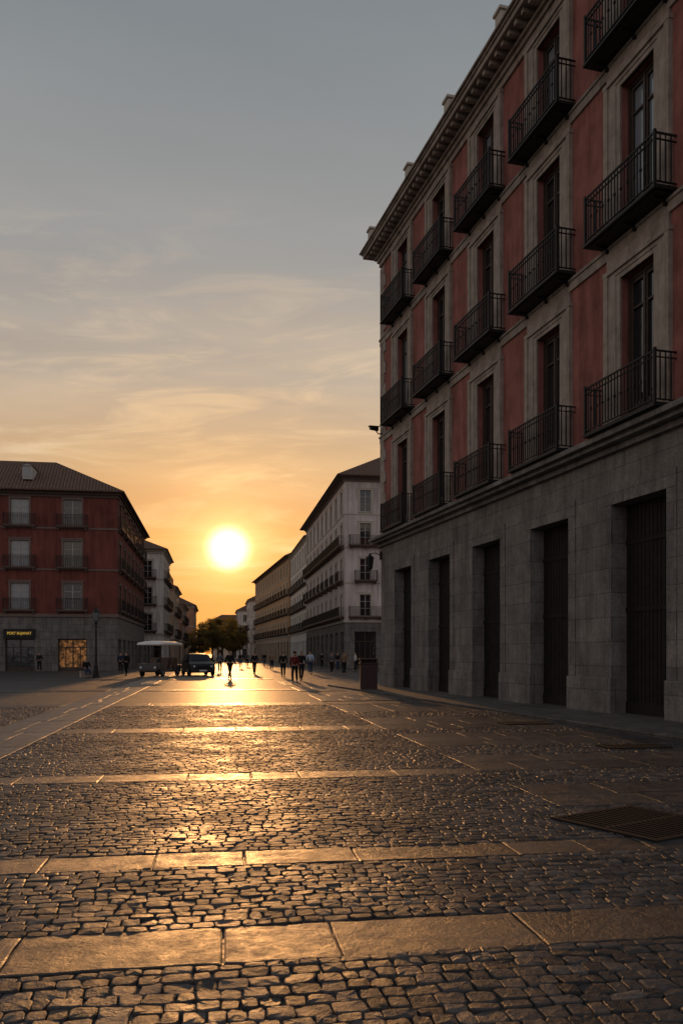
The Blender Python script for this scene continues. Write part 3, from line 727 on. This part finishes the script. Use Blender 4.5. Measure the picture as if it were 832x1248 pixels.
def cart(p,rot):
    o=thing('tourist_cart','open-sided tourist cart with white canopy roof parked on the square','cart',(p.x,p.y,GZ),rot)
    o.scale=(.95,.95,.97)
    WH=mat_noisy('white_canopy',(.8,.78,.74),.5,.06,2,10,.1,.002); SE=mat_noisy('seat_vinyl',(.12,.08,.06),.6); DB=mat_noisy('dark_cart_body',(.06,.055,.05),.45)
    mb=MB(); rings=[]
    for y,zz,w in ((1.75,2.30,.88),(1.7,2.42,1.0),(1.2,2.50,1.05),(-1.2,2.50,1.05),(-1.7,2.42,1.0),(-1.75,2.30,.88)):
        i=len(mb.v); mb.v+=[(-w,y,2.24),(-w*.97,y,2.28+(zz-2.28)*.7),(-w*.6,y,zz),(0,y,zz+.05),(w*.6,y,zz),(w*.97,y,2.28+(zz-2.28)*.7),(w,y,2.24)]; rings.append(i)
    for k in range(5):
        for j in range(7):
            j2=(j+1)%7; mb.f.append((rings[k]+j,rings[k]+j2,rings[k+1]+j2,rings[k+1]+j)); mb.m.append(0)
    mb.f.append(tuple(rings[0]+j for j in range(7))[::-1]); mb.f.append(tuple(rings[-1]+j for j in range(7))); mb.m+=[0,0]
    obj('canopy',mb.mesh('c',[WH],True),o)
    mb=MB()
    for x in (-.85,.85):
        for y in (1.55,.2,-1.55): mb.tube([(x,y+(.12 if y>1 else 0),.7),(x,y,2.3)],[.035,.035],8)
    obj('canopy_post',mb.mesh('c',[M['iron']]),o)
    mb=MB(); mb.box(-.9,.9,-1.75,1.6,.32,.5); mb.box(-.87,.87,1.0,1.85,.5,.95); mb.box(-.7,.7,1.85,1.95,.4,.8); mb.box(-.9,.9,-1.75,-1.2,.5,.8)
    obj('body',mb.mesh('c',[DB]),o,bev=.06)
    for y in (.5,-.35,-1.15):
        mb=MB(); mb.box(-.72,.72,y-.25,y+.25,.5,.82); mb.box(-.72,.72,y-.33,y-.22,.8,1.35); obj('seat',mb.mesh('c',[SE]),o,bev=.03)
    mb=MB(); mb.quad((-.82,1.62,.97),(.82,1.62,.97),(.82,1.56,2.2),(-.82,1.56,2.2)); 
    gm,nt,b=new_mat('clear_screen'); b.inputs['Base Color'].default_value=(.9,.9,.9,1); b.inputs['Transmission Weight'].default_value=1; b.inputs['Roughness'].default_value=.03; b.inputs['IOR'].default_value=1.05
    obj('windscreen',mb.mesh('c',[gm]),o)
    mb=MB(); mb.tube([(-.35,1.2,.9),(-.35,.95,1.15)],[.02,.02],6); mb.tube([(-.35,.93,1.12),(-.35,.96,1.16)],[.19,.19],14); obj('steering_wheel',mb.mesh('c',[M['iron']]),o)
    for s in (-1,1):
        mb=MB(); mb.tube([(s*.55,1.94,.66),(s*.55,1.99,.66)],[.09,.08],12); obj('headlight',mb.mesh('h',[LENS]),o)
        for y in (1.25,-1.25): wheel(o,s*.8,y,.29,.18)
p=P(195,57.5); cart(p,facecam(p,-.45))

# ------------------------------------------------------------ people
SK=mat_noisy('skin',(.36,.21,.14),.6,.06,3,30,0); 
def cm(name,c): return mat_noisy(name,c,.9,.12,6,50,.2,.004,spec=.2)
CL={'black':cm('black_cloth',(.015,.015,.017)),'grey':cm('grey_cloth',(.10,.10,.11)),'navy':cm('navy_cloth',(.025,.03,.06)),'red':cm('red_cloth',(.13,.02,.02)),
    'blue':cm('pale_blue_cloth',(.35,.45,.55)),'white':cm('white_cloth',(.55,.54,.52)),'tan':cm('tan_cloth',(.2,.14,.09)),'denim':cm('denim',(.04,.055,.10)),'hair':cm('dark_hair',(.02,.014,.01)),'fair':cm('brown_hair',(.09,.05,.025)),'shoe':cm('shoe',(.03,.025,.022))}
def skin_mesh(verts,edges,rads,root,mat,sub_=1):
    me=bpy.data.meshes.new('sk'); me.from_pydata(verts,edges,[])
    o=bpy.data.objects.new('sk',me); col.objects.link(o)
    m=o.modifiers.new('s','SKIN'); m.use_smooth_shade=True
    for i,r in enumerate(rads):
        d=me.skin_vertices[0].data[i]; d.radius=(r,r); d.use_root=(i==root)
    s=o.modifiers.new('ss','SUBSURF'); s.levels=sub_; s.render_levels=sub_
    bpy.context.view_layer.update()
    r=bpy.data.meshes.new_from_object(o.evaluated_get(bpy.context.evaluated_depsgraph_get()))
    bpy.data.objects.remove(o); r.materials.clear(); r.materials.append(mat)
    r.polygons.foreach_set('use_smooth',[True]*len(r.polygons)); return r
def person(px,py,rot,label,top,bot,hair='hair',st=.8,h=1.72,seated=False,longhair=False,lean=0.0):
    p=G(px,py); k=h/1.72
    o=thing('person',label,'person',(p.x,p.y,GZ),rot); o.scale=(k,k,k)
    Z=-.42 if seated else 0
    V_=[];E_=[];R_=[]
    def add(v,r,par=None):
        V_.append(v); R_.append(r)
        if par is not None: E_.append((par,len(V_)-1))
        return len(V_)-1
    pel=add((0,0,.96+Z),.125); sp=add((0,lean*.2,1.13+Z),.11,pel); ch=add((0,lean*.5+.005,1.33+Z),.13,sp); nk=add((0,lean*.8+.01,1.475+Z),.055,ch)
    hb=add((0,lean*.9+.025,1.545+Z),.07,nk); hm=add((0,lean+.03,1.615+Z),.088,hb); ht=add((0,lean+.02,1.675+Z),.062,hm); no=add((0,lean+.135,1.6+Z),.012,hm)
    J={}
    for s in (-1,1):
        sw=-s*st*.5
        sh=(s*.185,lean*.55,1.40+Z); el=(s*.235,lean*.4+sw*.16-.03,1.13+Z); wr=(s*.235,lean*.4+sw*.42+.06,.90+Z+abs(sw)*.06)
        if seated: el=(s*.24,.05,.74); wr=(s*.16,.3,.66)
        a=add(sh,.06,ch); b=add(el,.043,a); c=add(wr,.028,b)
        wv=Vector(wr); d=(wv-Vector(el)).normalized(); pm=wv+d*.07
        pl=add(tuple(pm),.03,c)
        for f,(off,ln) in enumerate(((.024,.075),(.008,.085),(-.008,.08),(-.024,.06))):
            q=pm+Vector((0,off,0))+d*ln*.5; f1=add(tuple(q),.0095,pl); add(tuple(q+d*ln*.4+Vector((-s*.018,0,0))),.008,f1)
        th=add(tuple(wv+d*.03+Vector((-s*.01,.045,0))),.011,c); add(tuple(wv+d*.07+Vector((-s*.015,.06,0))),.009,th)
        hip=(s*.09,0,.90+Z); 
        ph=s*st*.5
        if seated: kn=(s*.13,.42,.50); an=(s*.13,.46,.09); toe=(s*.14,.62,.035)
        else:
            kn=(s*.10,ph*.32+.04,.51+abs(ph)*.01); an=(s*.095,ph*.75-(.06 if ph<0 else 0),.09+(.10*abs(ph) if ph<0 else .0)); toe=(s*.10,an[1]+.15,an[2]-.055-(.02 if ph<0 else 0))
        hh=add(hip,.085,pel); kk=add(kn,.06,hh); aa=add(an,.04,kk); tt=add(toe,.032,aa)
        J[s]=dict(sh=sh,el=el,wr=wr,hip=hip,kn=kn,an=an,toe=toe)
    obj('body',skin_mesh(V_,E_,R_,0,SK),o)
    V2=[V_[pel],V_[sp],V_[ch],(V_[nk][0],V_[nk][1],V_[nk][2]-.035)];E2=[(0,1),(1,2),(2,3)];R2=[.145,.135,.152,.075]
    for s in (-1,1):
        i=len(V2); j=J[s]; wv=Vector(j['el']).lerp(Vector(j['wr']),.88)
        V2+= [j['sh'],j['el'],tuple(wv)]; E2+=[(2,i),(i,i+1),(i+1,i+2)]; R2+=[.075,.057,.04]
    obj('shirt',skin_mesh(V2,E2,R2,0,CL[top]),o)
    V3=[(0,0,.97+Z)];E3=[];R3=[.14]
    for s in (-1,1):
        i=len(V3); j=J[s]; av=Vector(j['kn']).lerp(Vector(j['an']),.93)
        V3+=[j['hip'],j['kn'],tuple(av)]; E3+=[(0,i),(i,i+1),(i+1,i+2)]; R3+=[.105,.076,.055]
        sm=skin_mesh([(j['an'][0],j['an'][1]-.04,j['an'][2]-.045),(j['an'][0],j['an'][1]+.03,j['an'][2]-.035),j['toe']],[(0,1),(1,2)],[.042,.048,.036],0,CL['shoe']); obj('shoe',sm,o)
    obj('trousers',skin_mesh(V3,E3,R3,0,CL[bot]),o)
    hv=[(0,lean-.005,1.645+Z),(0,lean-.02,1.685+Z)]; hr=[.09,.07]; he=[(0,1)]
    if longhair: hv+=[(0,lean-.06,1.54+Z),(0,lean-.075,1.42+Z)]; hr+=[.075,.05]; he+=[(0,2),(2,3)]
    obj('hair',skin_mesh(hv,he,hr,0,CL[hair]),o)
away=-PSI; tow=math.pi-PSI
person(280,828,tow+.4,'person in dark jacket and trousers striding across the square','black','black',st=1.0,h=1.76)
person(268,820,away,'person in grey top walking along the street','grey','navy',st=.6)
person(293,815,away,'person in dark clothes walking down the street','black','denim',st=.7)
person(310,822,away+.3,'person in black coat strolling on the paving','black','black',st=.4)
person(331,817,tow,'person in brown top walking on the paving','tan','black',st=.6)
person(345,826,away,'person in dark suit walking away','black','black',st=.5)
person(359,833,tow-.2,'woman in dark red top walking with arms by her sides','red','black',st=.7,h=1.66,longhair=True)
person(367,830,tow+.1,'person in black jacket walking beside a companion','black','black',st=.6,h=1.74)
person(378,822,away,'person in pale blue shirt with light hair','blue','denim',hair='fair',st=.5,h=1.78)
for q in [(404,822,'grey','black',.5),(411,819,'black','denim',.4),(419,823,'tan','black',.6)]:
    person(q[0],q[1],tow+random.uniform(-.6,.6),'person in %s top walking with a small group'%q[2],q[2],q[3],st=q[4])
person(433,819,1.2,'person in white shirt standing near the arcade','white','black',st=.1)
person(392,815,-1.0,'person in black top standing near the arcade','black','black',st=.1)
person(154,824,.8,'person in dark clothes standing on the square','black','black',st=.2)
person(147,821,away,'person in navy top standing on the square','navy','black',st=.2)
person(48,819,tow,'person in black clothes beside the shop doorway','black','black',st=.2)
person(301,813,tow,'small distant walker in grey top','grey','black',st=.6)
person(322,813,away,'small distant walker in black top','black','grey',st=.6)
person(105,826,tow+.4,'person sitting on a low stone block','black','denim',seated=True)
p=G(105,826); bk=thing('stone_block','low grey granite block used as a seat','stone block',(p.x,p.y,GZ),tow+.4)
mb=MB(); mb.box(-.35,.35,-.3,.2,0,.37); mb.box(-.38,.38,-.33,.23,.37,.42); obj('block',mb.mesh('b',[M['trim']]),bk,bev=.02)

# ------------------------------------------------------------ sky / sun / camera
az=math.radians(7.35); el=math.radians(7.25)
sv=Vector((math.sin(az)*math.cos(el),math.cos(az)*math.cos(el),math.sin(el)))
L=bpy.data.lights.new('sun','SUN'); L.energy=1.35; L.angle=math.radians(.8); L.color=(1,.47,.16)
lo=bpy.data.objects.new('sun',L); col.objects.link(lo); lo.rotation_euler=sv.to_track_quat('Z','Y').to_euler()
w=bpy.data.worlds.new('World'); scn.world=w; w.use_nodes=True; nt=w.node_tree
bg=nt.nodes['Background']
def m(op,a,b=None,c=None,clamp=False):
    n=N(nt,'ShaderNodeMath',operation=op); n.use_clamp=clamp
    for i,v in enumerate((a,b,c)):
        if v is None: continue
        if isinstance(v,(int,float)): n.inputs[i].default_value=v
        else: nt.links.new(v,n.inputs[i])
    return n.outputs[0]
def sstep(v,a,b,o0=0,o1=1):
    n=N(nt,'ShaderNodeMapRange',interpolation_type='SMOOTHSTEP'); nt.links.new(v,n.inputs[0])
    for i,x in enumerate((a,b,o0,o1)): n.inputs[i+1].default_value=x
    return n.outputs[0]
tc=N(nt,'ShaderNodeTexCoord'); nv=N(nt,'ShaderNodeVectorMath',operation='NORMALIZE'); nt.links.new(tc.outputs['Generated'],nv.inputs[0])
d=nv.outputs[0]; sp=N(nt,'ShaderNodeSeparateXYZ'); nt.links.new(d,sp.inputs[0])
dt=N(nt,'ShaderNodeVectorMath',operation='DOT_PRODUCT'); nt.links.new(d,dt.inputs[0]); dt.inputs[1].default_value=sv
ang=m('MULTIPLY',m('ARCCOSINE',m('MINIMUM',dt.outputs['Value'],.999999)),180/math.pi)
eld=m('MULTIPLY',m('ARCSINE',sp.outputs['Z']),180/math.pi)
ef=m('DIVIDE',m('MAXIMUM',eld,0),60,clamp=True)
near=ramp(nt,ef,[(0,lin((204,116,50))),(4/60,lin((222,138,60))),(8/60,lin((222,156,86))),(13/60,lin((208,170,126))),(18/60,lin((184,169,152))),(26/60,lin((162,160,157))),(38/60,lin((130,136,140))),(1,lin((98,107,116)))])
far=ramp(nt,ef,[(0,lin((156,124,100))),(8/60,lin((170,146,124))),(16/60,lin((164,154,145))),(26/60,lin((150,151,151))),(38/60,lin((127,133,137))),(1,lin((98,107,116)))])
base=mixc(nt,sstep(ang,8,42),near,far)
east=ramp(nt,ef,[(0,(.38,.34,.35)),(.4,(.42,.39,.41)),(1,(.22,.25,.3))])
base=mixc(nt,sstep(ang,65,125),base,east)
cz=m('ADD',m('MAXIMUM',sp.outputs['Z'],0),.12)
cv=N(nt,'ShaderNodeCombineXYZ'); nt.links.new(m('DIVIDE',sp.outputs['X'],cz),cv.inputs[0]); nt.links.new(m('DIVIDE',sp.outputs['Y'],cz),cv.inputs[1])
mp_=mapping(nt,cv.outputs[0],(.75,1.9,1),(0,0,math.radians(-14)))
nz=N(nt,'ShaderNodeTexNoise'); nz.inputs['Scale'].default_value=1.0; nz.inputs['Detail'].default_value=8; nz.inputs['Roughness'].default_value=.58; nz.inputs['Distortion'].default_value=.5
nt.links.new(mp_,nz.inputs['Vector'])
azd=m('MULTIPLY',m('ARCTAN2',sp.outputs['X'],sp.outputs['Y']),180/math.pi)
cv2=N(nt,'ShaderNodeCombineXYZ'); nt.links.new(m('MULTIPLY',azd,.09),cv2.inputs[0]); nt.links.new(m('ADD',m('MULTIPLY',eld,.5),m('MULTIPLY',azd,-.04)),cv2.inputs[1])
nw=N(nt,'ShaderNodeTexNoise'); nw.inputs['Scale'].default_value=1.0; nw.inputs['Detail'].default_value=10; nw.inputs['Roughness'].default_value=.62; nw.inputs['Distortion'].default_value=.7
nt.links.new(cv2.outputs[0],nw.inputs['Vector'])
cf=m('ADD',m('MULTIPLY',sstep(nz.outputs['Fac'],.42,.72),.6),m('MULTIPLY',sstep(nw.outputs['Fac'],.45,.70),.95))
cf=m('MULTIPLY',cf,sstep(eld,31,14)); cf=m('MULTIPLY',cf,sstep(eld,1,7))
base=mixc(nt,m('MULTIPLY',cf,.62,clamp=True),base,mixc(nt,sstep(ang,4,18),(.97,.62,.29),lin((232,206,172))))
nz2=N(nt,'ShaderNodeTexNoise'); nz2.inputs['Scale'].default_value=.6; nz2.inputs['Detail'].default_value=6; nt.links.new(mp_,nz2.inputs['Vector'])
base=mixc(nt,1.0,base,ramp(nt,nz2.outputs['Fac'],[(.3,(.84,.845,.86)),(.7,(1.12,1.11,1.09))]),'MULTIPLY')
def glow(k,width,c):
    e=m('MULTIPLY',m('EXPONENT',m('DIVIDE',ang,-width)),k)
    v=N(nt,'ShaderNodeVectorMath',operation='SCALE'); v.inputs[0].default_value=c; nt.links.new(e,v.inputs['Scale']); return v.outputs[0]
def vadd(a,b):
    v=N(nt,'ShaderNodeVectorMath',operation='ADD'); nt.links.new(a,v.inputs[0]); nt.links.new(b,v.inputs[1]); return v.outputs[0]
tot=vadd(base,glow(.44,5.0,(1,.40,.05))); tot=vadd(tot,glow(1.9,1.25,(1,.62,.26)))
disc=N(nt,'ShaderNodeVectorMath',operation='SCALE'); disc.inputs[0].default_value=(1,.88,.62); nt.links.new(m('MULTIPLY',sstep(ang,1.9,.1),2.2),disc.inputs['Scale'])
tot=vadd(tot,disc.outputs[0])
tot=mixc(nt,sstep(eld,-.5,-3),tot,(.08,.06,.05))
sk=N(nt,'ShaderNodeTexSky',sky_type='NISHITA'); sk.sun_disc=False; sk.sun_elevation=el; sk.sun_rotation=az
sks=N(nt,'ShaderNodeVectorMath',operation='SCALE'); nt.links.new(sk.outputs[0],sks.inputs[0]); sks.inputs['Scale'].default_value=.004
tot=vadd(tot,sks.outputs[0])
nt.links.new(tot,bg.inputs['Color']); bg.inputs['Strength'].default_value=1.0

cam=bpy.data.cameras.new('camera'); co=bpy.data.objects.new('camera',cam); col.objects.link(co); scn.camera=co
co.location=(0,0,CH); co.rotation_euler=(math.pi/2,0,-TH)
cam.sensor_fit='HORIZONTAL'; cam.sensor_width=24; cam.lens=24*F/832; cam.shift_y=(HY-624)/832; cam.clip_end=6000; cam.clip_start=.05
scn.view_settings.view_transform='Standard'; scn.view_settings.look='None'; scn.view_settings.exposure=0
